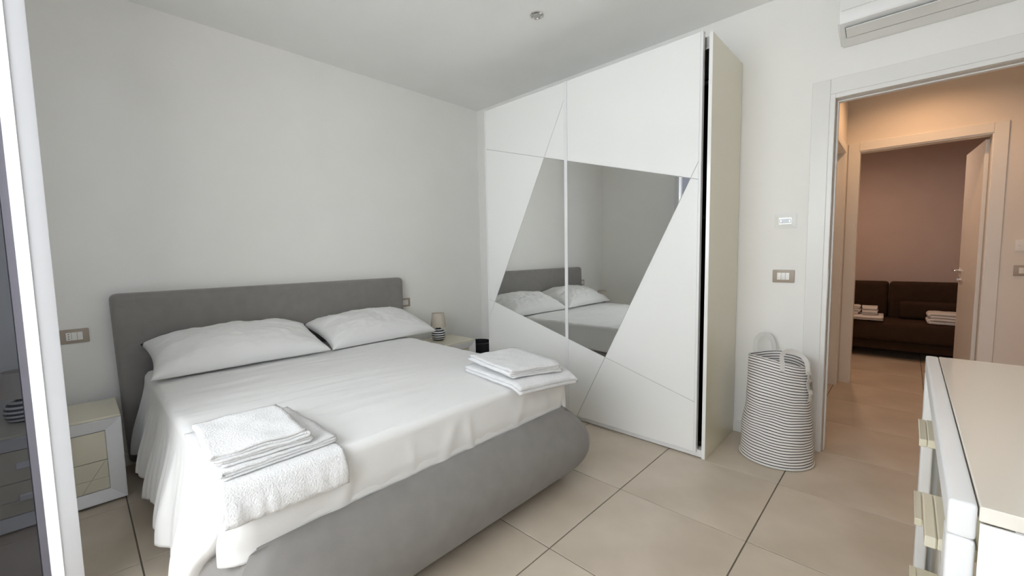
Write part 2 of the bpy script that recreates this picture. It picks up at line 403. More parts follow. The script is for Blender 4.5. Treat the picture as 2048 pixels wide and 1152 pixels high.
d3 = thing('door_3', ((LX0 + LX1) / 2, HYL + 0.05, 0), 'closed cream door recessed in the hall side wall', 'door', kind='structure')
architrave(d3, 'x', HYL, LX0 + 0.01, LX1 - 0.01, 2.09, 0.07, 0.012, -1)
B('jamb', 'trim', d3, LX1 - 0.014, LX1, HYL - 0.004, HYL + 0.12, 0, 2.10, 0.002, 1)
B('jamb', 'trim', d3, LX0, LX0 + 0.014, HYL - 0.004, HYL + 0.12, 0, 2.10, 0.002, 1)
B('jamb', 'trim', d3, LX0 + 0.014, LX1 - 0.014, HYL - 0.004, HYL + 0.12, 2.085, 2.10, 0.002, 1)
B('door_leaf', 'trim', d3, LX0 + 0.017, LX1 - 0.017, HYL + 0.070, HYL + 0.112, 0.006, 2.082, 0.003, 1)
B('door_stop', 'trim', d3, LX1 - 0.030, LX1 - 0.014, HYL + 0.045, HYL + 0.069, 0, 2.085, 0.002, 1)
bm = BM(); box(bm, LX0 + 0.05, LX0 + 0.17, HYL + 0.022, HYL + 0.036, 1.02, 1.038, 0.004, 2); box(bm, LX0 + 0.05, LX0 + 0.066, HYL + 0.030, HYL + 0.070, 1.021, 1.037, 0.003, 1)
obj('lever_handle', bm, 'chrome', d3, smooth=True)

# recessed downlights (bedroom one is off, hall one is on)
def downlight(name, x, y, z, label, glow=None):
    t = thing(name, (x, y, z), label, 'ceiling light')
    bm = BM(); prof = [(0.043, 0.0), (0.043, -0.004), (0.036, -0.008), (0.031, -0.004), (0.026, 0.010), (0.026, 0.012), (0.043, 0.012)]
    lathe(bm, prof, 0, 0, 32, cap=False)
    for v in bm.verts: v.co.z = min(v.co.z, 0.012)
    r = obj('trim_ring', bm, 'chrome', None, smooth=True, local=True); r.parent = t
    bm = BM(); bmesh.ops.create_circle(bm, cap_ends=True, radius=0.029, segments=24, matrix=Matrix.Translation((0, 0, -0.0025)))
    l = obj('lens', bm, glow or 'alu', None, local=True); l.parent = t
    return t
downlight('recessed_downlight', 2.165, 1.80, ZC - 0.001, 'small round chrome recessed downlight in the bedroom ceiling')
mg, ntg, pg = _nt('lit_lens'); pg.inputs['Emission Color'].default_value = (1.0, 0.72, 0.42, 1); pg.inputs['Emission Strength'].default_value = 6.0
dl = downlight('recessed_downlight', 4.36, -0.04, 2.699, 'lit warm recessed downlight in the hall ceiling', mg)
hl = lamp('hall_downlight_bulb', 'SPOT', (4.36, -0.04, 2.68), 24.0, (1.0, 0.57, 0.29), (0, 0, 0), spot_size=math.radians(150), spot_blend=0.7, shadow_soft_size=0.03)
dl2 = downlight('recessed_downlight', 5.75, 0.45, 2.699, 'added unseen warm downlight brightening the sofa room', mg)  # added out of view, only to brighten the sofa room
hl2 = lamp('sofa_room_fill', 'SPOT', (0, 0, 0), 46.0, (1.0, 0.66, 0.46), (0, 0, 0), spot_size=math.radians(160), spot_blend=0.8, shadow_soft_size=0.03)  # fill light of the added sofa room fitting
hl2.parent = dl2; hl2.location = (0, 0, -0.02)
hl.parent = dl; hl.location = (0, 0, -0.02)

# hall switch plate and small cover plate
def wall_plate(name, label, cat, root_loc, normal, w, h, modules, m='plate', group=None):
    """plate on a wall; normal '-x' or '-y'"""
    t = thing(name, root_loc, label, cat, group)
    def bx(nm, m_, a0, a1, d0, d1, z0, z1, bev, par):
        bm = BM()
        if normal == '-x': box(bm, -d1, -d0, a0, a1, z0, z1, bev, 2)
        else: box(bm, a0, a1, -d1, -d0, z0, z1, bev, 2)
        o = obj(nm, bm, m_, None, smooth=True, local=True); o.parent = par; return o
    pl = bx('plate', m, -w / 2, w / 2, 0, 0.009, 0, h, 0.005, t)
    mw = 0.0225
    tot = mw * len(modules)
    bx('module_frame', m, -tot / 2 - 0.004, tot / 2 + 0.004, 0.007, 0.0105, h / 2 - 0.027, h / 2 + 0.027, 0.001, pl)
    for i, k in enumerate(modules):
        a = -tot / 2 + i * mw
        r = bx('rocker' if k != 'socket' else 'socket', 'rocker', a + 0.0006, a + mw - 0.0006, 0.008, 0.0135, h / 2 - 0.0225, h / 2 + 0.0225, 0.0012, pl)
        if k == 'socket':
            for q in (-0.013, 0.0, 0.013):
                bm = BM(); bmesh.ops.create_circle(bm, cap_ends=True, radius=0.0026, segments=10)
                rot = Matrix.Rotation(math.pi / 2, 4, 'X') if normal == '-y' else Matrix.Rotation(-math.pi / 2, 4, 'Y')
                for v in bm.verts:
                    v.co = (Matrix.Translation(((a + mw / 2) if normal == '-y' else -0.0137, -0.0137 if normal == '-y' else (a + mw / 2), h / 2 + q)) @ rot @ v.co)
                s = obj('socket_hole', bm, 'black', None, local=True); s.parent = pl
        elif k == 'tilt':
            r.rotation_euler = (0, 0.06, 0) if normal == '-x' else (0.06, 0, 0)
    return t
wall_plate('light_switch', 'taupe three-rocker light switch plate beside the bedroom doorway', 'switch', (XW, 0.567, 1.040), '-x', 0.118, 0.080, ['r', 'r', 'r'])
wall_plate('light_switch', 'taupe switch plate on the hall wall right of second doorway', 'switch', (HX, -0.640, 1.020), '-x', 0.118, 0.080, ['r', 'r', 'r'])
wall_plate('wall_socket', 'taupe socket plate left of the headboard above the nightstand', 'socket', (-0.022, YW, 0.788), '-y', 0.118, 0.080, ['socket', 'r', 'r'])
wall_plate('wall_socket', 'taupe socket plate half hidden behind headboard near the striped lamp', 'socket', (2.115, YW, 0.776), '-y', 0.118, 0.080, ['r', 'r', 'r'])
t = thing('cover_plate', (HX, -0.66, 1.205), 'blank white cover plate above the hall switch', 'cover plate')
bm = BM(); box(bm, -0.008, 0, -0.08, 0.08, 0, 0.085, 0.003, 2)
o = obj('plate', bm, 'trim', None, smooth=True, local=True); o.parent = t
bm = BM(); box(bm, -0.0095, -0.006, 0.055, 0.062, 0.04, 0.046, 0.001, 1)
o = obj('screw', bm, 'alu', None, local=True); o.parent = t

# thermostat
t = thing('thermostat', (XW, 0.566, 1.380), 'glossy white thermostat plate with small lit display above the switch', 'thermostat')
bm = BM()
o_ = [(-0.058, 0), (0.058, 0), (0.058, 0.090), (-0.058, 0.090)]; i_ = [(-0.034, 0.024), (0.034, 0.024), (0.034, 0.066), (-0.034, 0.066)]
A = [bm.verts.new((0, p[0], p[1])) for p in o_]; Am = [bm.verts.new((-0.006, p[0], p[1])) for p in o_]; Bv = [bm.verts.new((-0.013, p[0], p[1])) for p in i_]
for k in range(4):
    q = (k + 1) % 4
    bm.faces.new((A[k], A[q], Am[q], Am[k])); bm.faces.new((Am[k], Am[q], Bv[q], Bv[k]))
bm.faces.new(Bv); bm.faces.new(A[::-1])
o = obj('plate', bm, 'gloss', None, local=True); o.parent = t
bm = BM(); box(bm, -0.0145, -0.012, -0.030, 0.030, 0.034, 0.056, 0.004, 2)
dsp = obj('display_bezel', bm, 'alu', None, local=True); dsp.parent = t
bm = BM(); box(bm, -0.0155, -0.014, -0.021, 0.021, 0.037, 0.053, 0.0, 1)
o = obj('display', bm, 'display', None, local=True); o.parent = dsp

# ------------------------------------------------------------------ air conditioner
AY1, AY0 = 0.325, -0.49
ac = thing('air_conditioner', (XW, (AY0 + AY1) / 2, 2.376), 'white wall mounted split air conditioner above the doorway', 'air conditioner')
prof = [(XW, 2.376), (XW - 0.030, 2.376), (XW - 0.150, 2.405), (XW - 0.196, 2.432), (XW - 0.205, 2.450), (XW - 0.207, 2.62), (XW - 0.195, 2.655), (XW - 0.16, 2.665), (XW, 2.665)]
bm = BM(); prism(bm, [(p[0], p[1]) for p in prof], 0, 'y', AY0, AY1)
bmesh.ops.bevel(bm, geom=[e for e in bm.edges if abs(e.verts[0].co.y - e.verts[1].co.y) < 1e-6], offset=0.008, segments=3, affect='EDGES')
body = obj('body', bm, 'acwhite', ac, smooth=True, sharp=30)
def ac_sheet(name, m, pts, y0, y1, par):
    bm = BM(); prism(bm, pts, 0, 'y', y0, y1); return obj(name, bm, m, par, smooth=False)
ac_sheet('front_panel', 'acwhite', [(XW - 0.2065, 2.490), (XW - 0.2125, 2.493), (XW - 0.2145, 2.615), (XW - 0.2085, 2.618)], AY0 + 0.015, AY1 - 0.015, ac)
sl = lambda t, off: (XW - 0.150 + (0.120) * t - off * 0.235, 2.405 - 0.029 * t - off * 0.97)   # along the sloped underside
ac_sheet('air_slot', 'black', [sl(-0.26, 0.0006), sl(-0.26, 0.002), sl(0.42, 0.002), sl(0.42, 0.0006)], AY0 + 0.03, AY1 - 0.030, ac)
ac_sheet('louver', 'acwhite', [sl(-0.27, 0.003), sl(-0.27, 0.008), sl(0.37, 0.008), sl(0.37, 0.003)], AY0 + 0.035, AY1 - 0.0335, ac)
ac_sheet('underside_panel', 'acwhite', [sl(0.46, 0.0005), sl(0.46, 0.004), sl(1.0, 0.004), sl(1.0, 0.0005)], AY0 + 0.02, AY1 - 0.02, ac)

# ------------------------------------------------------------------ wardrobe with sliding mirror doors
WX, WB, WYN, WYF, WH = 2.522, XW - 0.008, 0.832, 2.715, 2.455
wd = thing('wardrobe', ((WX + WB) / 2, (WYN + WYF) / 2, 0), 'tall white glossy two-door sliding wardrobe with angular mirror inset', 'wardrobe')
bm = BM(); box(bm, WX, WB, WYN, WYN + 0.021, 0, WH, 0.0015, 1); obj('side_panel', bm, 'cream', wd)
bm = BM(); box(bm, WX - 0.0012, WX + 0.0002, WYN + 0.001, WYN + 0.020, 0.001, WH - 0.001); obj('edge_band', bm, 'gloss', wd)
B('side_panel', 'gloss', wd, WX + 0.03, WB, WYF - 0.021, WYF, 0, WH, 0.0015, 1)
B('top_panel', 'gloss', wd, WX + 0.045, WB, WYN + 0.0215, WYF - 0.0215, WH - 0.03, WH - 0.002)
B('back_panel', 'dark', wd, WB - 0.008, WB, WYN + 0.0215, WYF - 0.0215, 0.03, WH - 0.032)
B('bottom_panel', 'dark', wd, WX + 0.07, WB - 0.009, WYN + 0.0215, WYF - 0.0215, 0.05, 0.075)
B('lining', 'dark', wd, WX + 0.045, WB - 0.009, WYN + 0.0213, WYN + 0.026, 0.076, WH - 0.034)
B('plinth_rail', 'satin', wd, WX + 0.004, WX + 0.060, WYN + 0.0215, WYF - 0.0215, 0.006, 0.049, 0.001, 1)
B('top_track', 'alu', wd, WX + 0.032, WX + 0.044, WYN + 0.0215, WYF - 0.0215, WH - 0.07, WH - 0.004)
B('shelf', 'dark', wd, WX + 0.10, WB - 0.009, WYN + 0.03, 1.80, 1.44, 1.462)
bm = BM(); bmesh.ops.create_cone(bm, cap_ends=True, segments=12, radius1=0.012, radius2=0.012, depth=0.9, matrix=Matrix.Translation((WX + 0.30, 1.33, 2.30)) @ Matrix.Rotation(math.pi / 2, 4, 'X'))
obj('hanging_rail', bm, 'alu', wd, smooth=True)

DT = 0.030
dz0, dz1 = 0.036, 2.472
L_top = ((0.888, 1.657), (2.666, 2.150)); L_bot = ((0.899, 0.345), (2.656, 0.853))
L_lft = ((1.834, 2.376), (2.650, 0.745)); L_rgt = ((0.896, 1.761), (1.745, 0.035))
def side(line, p):
    (ax, ay), (bx_, by) = line
    return (bx_ - ax) * (p[1] - ay) - (by - ay) * (p[0] - ax)
def clip(poly, line, s, off):
    """keep the part where s*signed distance > off"""
    (ax, ay), (bx_, by) = line
    L = math.hypot(bx_ - ax, by - ay)
    f = lambda p: s * side(line, p) / L - off
    out = []
    for i, p in enumerate(poly):
        q = poly[(i + 1) % len(poly)]; fp, fq = f(p), f(q)
        if fp >= 0: out.append(p)
        if (fp >= 0) != (fq >= 0):
            t = fp / (fp - fq); out.append((p[0] + (q[0] - p[0]) * t, p[1] + (q[1] - p[1]) * t))
    return out
def area(p): return abs(sum(p[i][0] * p[(i + 1) % len(p)][1] - p[(i + 1) % len(p)][0] * p[i][1] for i in range(len(p)))) / 2
def door(y0, y1, xf, lines, mirror_test):
    d = B('sliding_door', 'groove', wd, xf + 0.004, xf + DT, y0 + 0.004, y1 - 0.004, dz0, dz1)
    ew = 0.014
    for a, b in ((y0, y0 + ew), (y1 - ew, y1)):
        bm = BM(); box(bm, xf - 0.002, xf + DT, a, b, dz0 - 0.002, dz1 + 0.002, 0.001, 1)
        obj('edge_profile', bm, 'satin', d)
    polys = [[(y0 + ew + .001, dz0 + 0.001), (y1 - ew - .001, dz0 + 0.001), (y1 - ew - .001, dz1 - 0.001), (y0 + ew + .001, dz1 - 0.001)]]
    for ln in lines:
        nxt = []
        for p in polys:
            for s in (1, -1):
                c = clip(p, ln, s, 0.0016)
                if len(c) >= 3 and area(c) > 2e-4: nxt.append(c)
        polys = nxt
    for p in polys:
        cy = sum(q[0] for q in p) / len(p); cz = sum(q[1] for q in p) / len(p)
        mir = mirror_test((cy, cz))
        bm = BM()
        f = xf + (0.0012 if mir else 0.0)
        prism(bm, p, 0, 'x', f, xf + 0.0042)
        if not mir:
            bmesh.ops.bevel(bm, geom=[e for e in bm.edges if abs(e.verts[0].co.x - f) < 1e-6 and abs(e.verts[1].co.x - f) < 1e-6], offset=0.0007, segments=1, affect='EDGES')
        obj('mirror' if mir else 'panel', bm, 'mirror' if mir else 'gloss', d)
ins = lambda p: side(L_top, p) < 0 and side(L_bot, p) > 0
door(0.881, 1.832, WX - 0.010, (L_top, L_bot, L_rgt), lambda p: ins(p) and side(L_rgt, p) > 0)
door(1.834, WYF - 0.026, WX - 0.006, (L_top, L_bot, L_lft), lambda p: ins(p) and side(L_lft, p) < 0)

# ------------------------------------------------------------------ bed
bed = thing('bed', (1.06, 2.3, 0), 'taupe upholstered double bed with padded headboard and rounded rails', 'bed')
# headboard: padded slab, slightly flared, leaning back
bm = BM(); box(bm, 0.128, 2.050, 3.27, 3.375, 0.045, 1.058, 0.045, 6)
bmesh.ops.subdivide_edges(bm, edges=[e for e in bm.edges if e.calc_length() > 0.5], cuts=10, use_grid_fill=True)
for v in bm.verts:
    t = (v.co.z - 0.045) / 1.013
    v.co.x = 1.089 + (v.co.x - 1.089) * (0.962 + 0.038 * t ** 0.8) - 0.012 * (1 - t)
    v.co.y += 0.028 * t - 0.006 * math.sin(math.pi * t)
    v.co.z -= 0.006 * math.sin(3.1 * (v.co.x - 0.1)) * 0.0
obj('headboard', bm, 'fabric', bed, smooth=True, sharp=60)
def rail_profile(n=26):
    pts = []
    z0, z1 = 0.062, 0.400
    for i in range(n + 1):
        t = i / n
        z = z0 + (z1 - z0) * t
        b = 0.112 * math.sin(math.pi * (0.10 + 0.90 * t) ** 0.9) ** 0.8 if t < 1 else 0.0
        pts.append((b, z))
    pts += [(-0.012, 0.402), (-0.045, 0.398), (-0.055, 0.380), (-0.055, 0.10), (-0.05, 0.062)]
    return pts
RX0, RX1, RY = 0.312, 1.818, 1.337
prof = rail_profile()
def wrinkle(x, z, k): return 0.0065 * max(0, nz(x * 9.0, z * 2.2, k)) ** 1.2 * sm((z - 0.1) / 0.1)
# foot rail
bm = BM(); nseg = 90; rows = []
for i in range(nseg + 1):
    s = i / nseg
    row = []
    for b, z in prof:
        bb = max(b, 0.0)
        x0, x1 = RX0 - b - 0.001, RX1 + b + 0.001
        x = x0 + (x1 - x0) * s
        e = min(x - x0, x1 - x)
        rnd = 0.030 * (1 - sm(e / 0.055)) if b > 0 else 0.0
        row.append(Vector((x, RY - b + rnd - (wrinkle(x, z, 1.3) if b > 0.03 else 0), z)))
    rows.append(row)
V = grid_mesh(bm, [r + [r[0].copy()] for r in rows])
bmesh.ops.remove_doubles(bm, verts=bm.verts[:], dist=1e-5)
for r in (V[0], V[-1]):
    try: bm.faces.new([v for v in r[:-1] if v.is_valid])
    except Exception: pass
obj('foot_rail', bm, 'fabric', bed, smooth=True, sharp=70)
for sgn, xb in ((-1, RX0), (1, RX1)):
    bm = BM(); rows = []; nseg = 60
    for i in range(nseg + 1):
        s = i / nseg; row = []
        for b, z in prof:
            y0 = RY - b + 0.034 if b > 0 else RY - b + 0.003
            y1 = 3.262
            y = y0 + (y1 - y0) * s
            e = y - y0
            rnd = 0.022 * (1 - sm(e / 0.05)) if b > 0 else 0.0
            row.append(Vector((xb + sgn * (b - rnd + (wrinkle(y, z, 4.1) if b > 0.03 else 0)), y, z)))
        rows.append(row)
    V = grid_mesh(bm, [r + [r[0].copy()] for r in rows])
    bmesh.ops.remove_doubles(bm, verts=bm.verts[:], dist=1e-5)
    for r in (V[0], V[-1]):
        try: bm.faces.new([v for v in r[:-1] if v.is_valid])
        except Exception: pass
    obj('side_rail', bm, 'fabric', bed, smooth=True, sharp=70)
for x, y in ((0.345, 1.378), (1.785, 1.378), (0.345, 3.2), (1.785, 3.2)):
    bm = BM(); lathe(bm, [(0.030, 0.0), (0.033, 0.004), (0.033, 0.066), (0.030, 0.070)], x, y, 20)
    obj('leg', bm, 'alu', bed, smooth=True)
B('slat_base', 'dark', bed, RX0 + 0.06, RX1 - 0.06, RY + 0.06, 3.255, 0.33, 0.352)

# mattress (in a white fitted sheet)
MX0, MX1, MY0, MY1, MZ = 0.245, 1.845, 1.352, 3.245, 0.592
bm = BM(); box(bm, MX0 + 0.012, MX1 - 0.008, MY0 + 0.004, MY1, 0.355, MZ - 0.006, 0.05, 6)
bmesh.ops.subdivide_edges(bm, edges=[e for e in bm.edges if e.calc_length() > 0.3], cuts=24, use_grid_fill=True)
for v in bm.verts:
    k = sm((0.62 - v.co.z) / 0.1)
    if v.co.y < 1.45 and v.co.z < 0.57:
        v.co.y -= 0.004 * nz(v.co.x * 14, v.co.z * 5, 2)
    if v.co.z < 0.43 and (v.co.x < RX0 + 0.06 or v.co.x > RX1 - 0.06): v.co.z = max(v.co.z, 0.408)
    if v.co.z < 0.43 and v.co.y < RY + 0.06: v.co.z = max(v.co.z, 0.408)
tag(obj('mattress', bm, 'sheet', smooth=True, sharp=60), 'thick mattress in white fitted sheet, corner bulging over the foot rail', 'mattress')

# flat sheet: one cloth over top, foot and both sides, hanging loose on the window side
def fold(s, r):
    if s <= 0: return s, 0.0
    q = math.pi * r / 2
    if s < q: return r * math.sin(s / r), r * (1 - math.cos(s / r))
    return r, r + (s - q)
def sheet_pos(a, b):
    r = 0.030
    Wd, Ln = MX1 - MX0, MY1 - MY0 - 0.03
    # across x
    xL, xR, yF = MX0 + r, MX1 - r, MY0 + r
    x = MX0 + a; y = MY0 + b
    dropL = dropR = dropF = 0.0
    outL = 0.0
    if x < xL:
        o_, dropL = fold(xL - x, r); x = xL - o_
    elif x > xR:
        o_, dropR = fold(x - xR, r); x = xR + o_
    if y < yF:
        o_, dropF = fold(yF - y, r); y = yF - o_
    u = (x - MX0) / Wd; v = (y - MY0) / Ln
    z = MZ + 0.016 * math.sin(math.pi * max(0, min(1, u))) ** 0.7 * math.sin(math.pi * max(0.02, min(0.98, 0.15 + 0.85 * v))) ** 0.5
    top = 1.0 if (dropL + dropR + dropF) < 0.004 else 0.0
    # shallow creases that run across the bed, stronger at the head
    cr = nz(x * 1.1 + 3, (y + 0.10 * x) * 13.0, 1.7)
    cr2 = nz(x * 2.3, (y - 0.05 * x) * 24.0, 7.1)
    z += top * ((0.0055 * (0.35 + v)) * cr + 0.0032 * cr2 * (0.25 + v) + 0.005 * nz(x * 3, y * 3, 5) + 0.0032 * (0.3 + v) * (1 - abs(nz(x * 0.8 + 1.3, (y + 0.13 * x) * 7.0, 3.3))) ** 9 + 0.0022 * (1 - abs(nz(x * 1.4 - 2, (y - 0.22 * x) * 5.0, 8.8))) ** 12)
    if dropL > 0.03:
        t = (dropL - 0.03)
        k = sm(t / 0.42)
        f1 = math.sin(b * 17.0 + 0.8 * math.sin(b * 5.1) + 0.5)
        f2 = math.sin(b * 41.0 + 1.2 + 2.0 * nz(b * 3, 0.0, 3))
        f3 = nz(b * 26, t * 2.0, 9)
        x -= 0.050 * k + t * 0.055 + k * (0.020 * f1 + 0.007 * f2 + 0.006 * f3) + 0.004 * f3 * sm(t / 0.1)
        y += k * (0.012 * math.cos(b * 17.0 + 0.5) - 0.01) + 0.24 * sm(t / 0.36) * (1 - sm(b / 0.55))
    if dropF > 0.03:
        t = dropF - 0.03
        rid = max(0.0, nz((x + 0.35 * t) * 9.0, t * 1.2, 11)) ** 2
        rid2 = max(0.0, nz((x - 0.2 * t) * 21.0, t * 1.5, 21)) ** 2
        gate = 0.15 + 0.85 * sm((x - 0.52) / 0.15)
        rid *= gate; rid2 *= gate
        y -= 0.040 * rid * sm(t / 0.06) + 0.016 * rid2 * sm(t / 0.05) - 0.010 * sm((t - 0.10) / 0.07) + 0.002 * nz(x * 6, t * 8, 4)
    if dropF > 0.0:
        c = 0.06; kc = sm(dropF / 0.05)
        low = sm((dropF - 0.05) / 0.12)
        for sg, e in ((-1, a), (1, Wd - a)):
            if e < c:
                th = (c - e) / c * math.pi / 2
                x += sg * (c * math.sin(th) - (c - e)) * kc
                y += c * (1 - math.cos(th)) * kc
                if sg < 0: x -= 0.020 * low * math.sin(th); 
        if a < 0.25: y -= 0.014 * low * (1 - a / 0.25) * (1 if a > c else a / c)
    if dropR > 0.03:
        t = dropR - 0.03
        x += 0.006 * nz(b * 8, t * 2, 6) * sm(t / 0.1) + 0.02 * sm(t / 0.15)
    return Vector((x, y, z - dropL - dropR - dropF))
Wd, Ln = MX1 - MX0, MY1 - MY0 - 0.03
def hem(b): return 0.455 + 0.030 * math.sin(b * 3.3 + 0.4) + 0.014 * nz(b * 7, 0, 2) - 0.02 * sm((b - 1.5) / 0.3)
rs = random.Random(4)
As = [-1 + i / 40 for i in range(40)] + [0.0, 0.008, 0.017, 0.026, 0.036, 0.047] + [0.06 + i / 90 * (Wd - 0.12) for i in range(91)] + [Wd - q for q in (0.047, 0.036, 0.026, 0.017, 0.008, 0.0)] + [Wd + (i + 1) / 12 * 0.20 for i in range(12)]
Bs = [-0.215 + i / 26 * 0.215 for i in range(26)] + [i / 300 * Ln for i in range(301)]
bm = BM(); V = {}
for i, a in enumerate(As):
    for j, b in enumerate(Bs):
        aa = a * hem(b) if a < 0 else a
        if b < 0 and (a < 0 or a > Wd): continue
        V[i, j] = bm.verts.new(sheet_pos(aa, b))
for i in range(len(As) - 1):
    for j in range(len(Bs) - 1):
        ks = ((i, j), (i + 1, j), (i + 1, j + 1), (i, j + 1))
        if all(k in V for k in ks): bm.faces.new([V[k] for k in ks])
sh = obj('bed_sheet', bm, 'sheet', smooth=True, sharp=180)
so = sh.modifiers.new('thickness', 'SOLIDIFY'); so.thickness = 0.0022; so.offset = 1.0
tag(sh, 'white flat sheet spread over the bed, draping loose down the window side', 'bed sheet')

# pillows
def pillow(name, label, cx, cy, cz, w, d, h, rotz, tilt, seed, sag=0.0):
    nu, nv = 90, 54
    bm = BM()
    def pt(u, v, s):
        e = (1 - abs(u) ** 2.6) * (1 - abs(v) ** 2.6)
        th = max(0.0, e) ** 0.50
        px = u * w / 2 * (1 - 0.075 * (1 - v * v)) ; py = v * d / 2 * (1 - 0.10 * (1 - u * u))
        z = (h * 0.74 if s > 0 else -h * 0.26) * th
        edge = sm((abs(u) - 0.45) / 0.5)
        rad = math.atan2(v, u)
        wr = nz(u * 3.2 + seed, v * 2.1, seed) * 0.014 + edge * 0.030 * nz(rad * 3.1 + seed, 0.7 * (u * u + v * v), seed + 2) * th ** 0.5 + 0.007 * nz(u * 9, v * 11, seed + 4) + 0.007 * (1 - abs(nz(u * 1.7 + seed, v * 2.6 - 0.8 * u, seed + 9))) ** 8
        z += wr * (1 if s > 0 else 0.2) * th ** 0.6
        z -= sag * abs(u) ** 2 
        return Vector((px, py, z))
    top = [[pt(-1 + 2 * i / nu, -1 + 2 * j / nv, 1) for j in range(nv + 1)] for i in range(nu + 1)]
    bot = [[pt(-1 + 2 * i / nu, -1 + 2 * j / nv, -1) for j in range(nv + 1)] for i in range(nu + 1)]
    grid_mesh(bm, top); grid_mesh(bm, bot)
    bmesh.ops.remove_doubles(bm, verts=bm.verts[:], dist=2e-4)
    mat_ = Matrix.Translation((cx, cy, cz)) @ Matrix.Rotation(rotz, 4, 'Z') @ Matrix.Rotation(tilt, 4, 'X')
    bmesh.ops.transform(bm, matrix=mat_, verts=bm.verts[:])
    for v in bm.verts: v.co.z = max(v.co.z, MZ + 0.017); v.co.y = min(v.co.y, 3.262)
    return tag(obj(name, bm, 'sheet', smooth=True, sharp=180), label, 'pillow')
pillow('pillow', 'plump white pillow on the window side of the bed, nearer the wall socket', 0.70, 3.045, 0.690, 0.93, 0.52, 0.185, math.radians(-1), math.radians(14), 1.3)
pillow('pillow', 'plump white pillow on the wardrobe side of the bed near the striped lamp', 1.605, 3.06, 0.682, 0.88, 0.50, 0.180, math.radians(2), math.radians(14), 5.2)

# ------------------------------------------------------------------ folded towels
def towel(name, label, cx, cy, z0, w, d, layers, th, rotz, seed, dip=None, group=None, m='towel', lens=None):
    """cloth folded back and forth along x (loops at the sides), cut edges at the front and back"""
    path = []   # (x, z, layer)
    for k in range(layers):
        x0 = -w / 2 + 0.012 * nz(seed, k * 3.1); x1 = w / 2 + 0.014 * nz(seed + 4, k * 2.3)
        if lens and k < len(lens): x0, x1 = -w / 2 + lens[k][0], w / 2 + lens[k][1]
        xs = [x0 + (x1 - x0) * i / 16 for i in range(17)]
        if k % 2: xs = xs[::-1]
        z = th * (k + 0.5)
        path += [(x, z, k) for x in xs]
        if k < layers - 1:
            s = 1 if k % 2 == 0 else -1
            xe = xs[-1]
            for q in range(1, 6):
                a = -math.pi / 2 + math.pi * q / 6
                path.append((xe + s * th * 0.62 * math.cos(a), z + th / 2 + th / 2 * math.sin(a), k + 0.5 * q / 6))
    ny = 22
    rows = []
    for x, z, k in path:
        row = []
        for j in range(ny + 1):
            v = j / ny - 0.5
            y = v * (d + 0.018 * nz(seed + k * 1.7, 2.0)) + 0.008 * nz(seed, k * 1.3, 8) 
            zz = z + (0.0016 + 0.0016 * k / max(1, layers)) * nz(x * 16 + seed, y * 16, k * 0.4) * 2.2
            row.append(Vector((x + 0.004 * nz(y * 14, z * 60, seed), y + 0.003 * nz(x * 22, k * 2.0, seed), zz)))
        rows.append(row)
    bm = BM(); grid_mesh(bm, rows)
    R = Matrix.Translation((cx, cy, z0)) @ Matrix.Rotation(rotz, 4, 'Z')
    bmesh.ops.transform(bm, matrix=R, verts=bm.verts[:])
    if dip:
        for v in bm.verts: v.co.z += dip(v.co)
    o = obj(name, bm, m, smooth=True, sharp=180)
    s = o.modifiers.new('thickness', 'SOLIDIFY'); s.thickness = th * 0.84; s.offset = 0.0
    return tag(o, label, 'towel', group)
TZ = MZ + 0.012
def dipL(c): return -0.9 * max(0.0, 1.352 - c.y) ** 1.5 * 1.2
# spread bath towel whose edge hangs over the foot of the bed
bm = BM(); rows = []
for i in range(41):
    s = i / 40
    x = 0.236 + 0.335 * s
    row = []
    for j in range(37):
        t = j / 36
        L = 0.46 + 0.095 * (0.92 + 0.10 * s)
        q = t * L
        if q < 0.435: y, z = 1.79 - q, TZ + 0.006
        else:
            o_, dr = fold(q - 0.435, 0.022); y, z = 1.355 - o_, TZ + 0.006 - dr
        hang = sm((q - 0.46) / 0.06)
        y -= hang * (0.018 + 0.012 * max(0, nz(s * 7, q * 4, 3.0)) + 0.004 * nz(s * 18, q * 10, 1.0))
        z += 0.004 * hang * nz(s * 9, 0, 6) + 0.0018 * nz(x * 20, q * 20, 2)
        row.append(Vector((x + (0.012 * (s - 0.2)) * t + 0.006 * hang * nz(q * 9, s, 4), y, z)))
    rows.append(row)
grid_mesh(bm, rows)
o = obj('bath_towel', bm, 'towel', smooth=True, sharp=180)
s_ = o.modifiers.new('thickness', 'SOLIDIFY'); s_.thickness = 0.008; s_.offset = 0.0
tag(o, 'spread white terry bath towel hanging over the foot edge of the bed', 'towel')
towel('folded_towel', 'flat folded white towel between hanging bath towel and crumpled small towel', 0.405, 1.600, TZ + 0.0135, 0.325, 0.43, 3, 0.0085, math.radians(2), 2.1)
towel('hand_towel', 'crumpled small folded white towel topping the stack on the window side', 0.372, 1.575, TZ + 0.042, 0.220, 0.345, 5, 0.0088, math.radians(-3), 6.4, lens=[(0, 0.02), (-0.012, 0.01), (-0.004, 0.016), (-0.02, 0.0), (-0.016, 0.012)])
towel('folded_towel', 'thick folded white towel under another at the wardrobe side corner of bed', 1.605, 1.485, TZ + 0.006, 0.385, 0.46, 2, 0.017, math.radians(-7), 9.2, dip=dipL)
towel('hand_towel', 'small folded white towel on top at the wardrobe side corner of bed', 1.585, 1.515, TZ + 0.049, 0.270, 0.40, 4, 0.0105, math.radians(-12), 12.7, dip=dipL, lens=[(0, 0.03), (-0.01, 0.0), (0.0, 0.02), (-0.012, -0.01)])

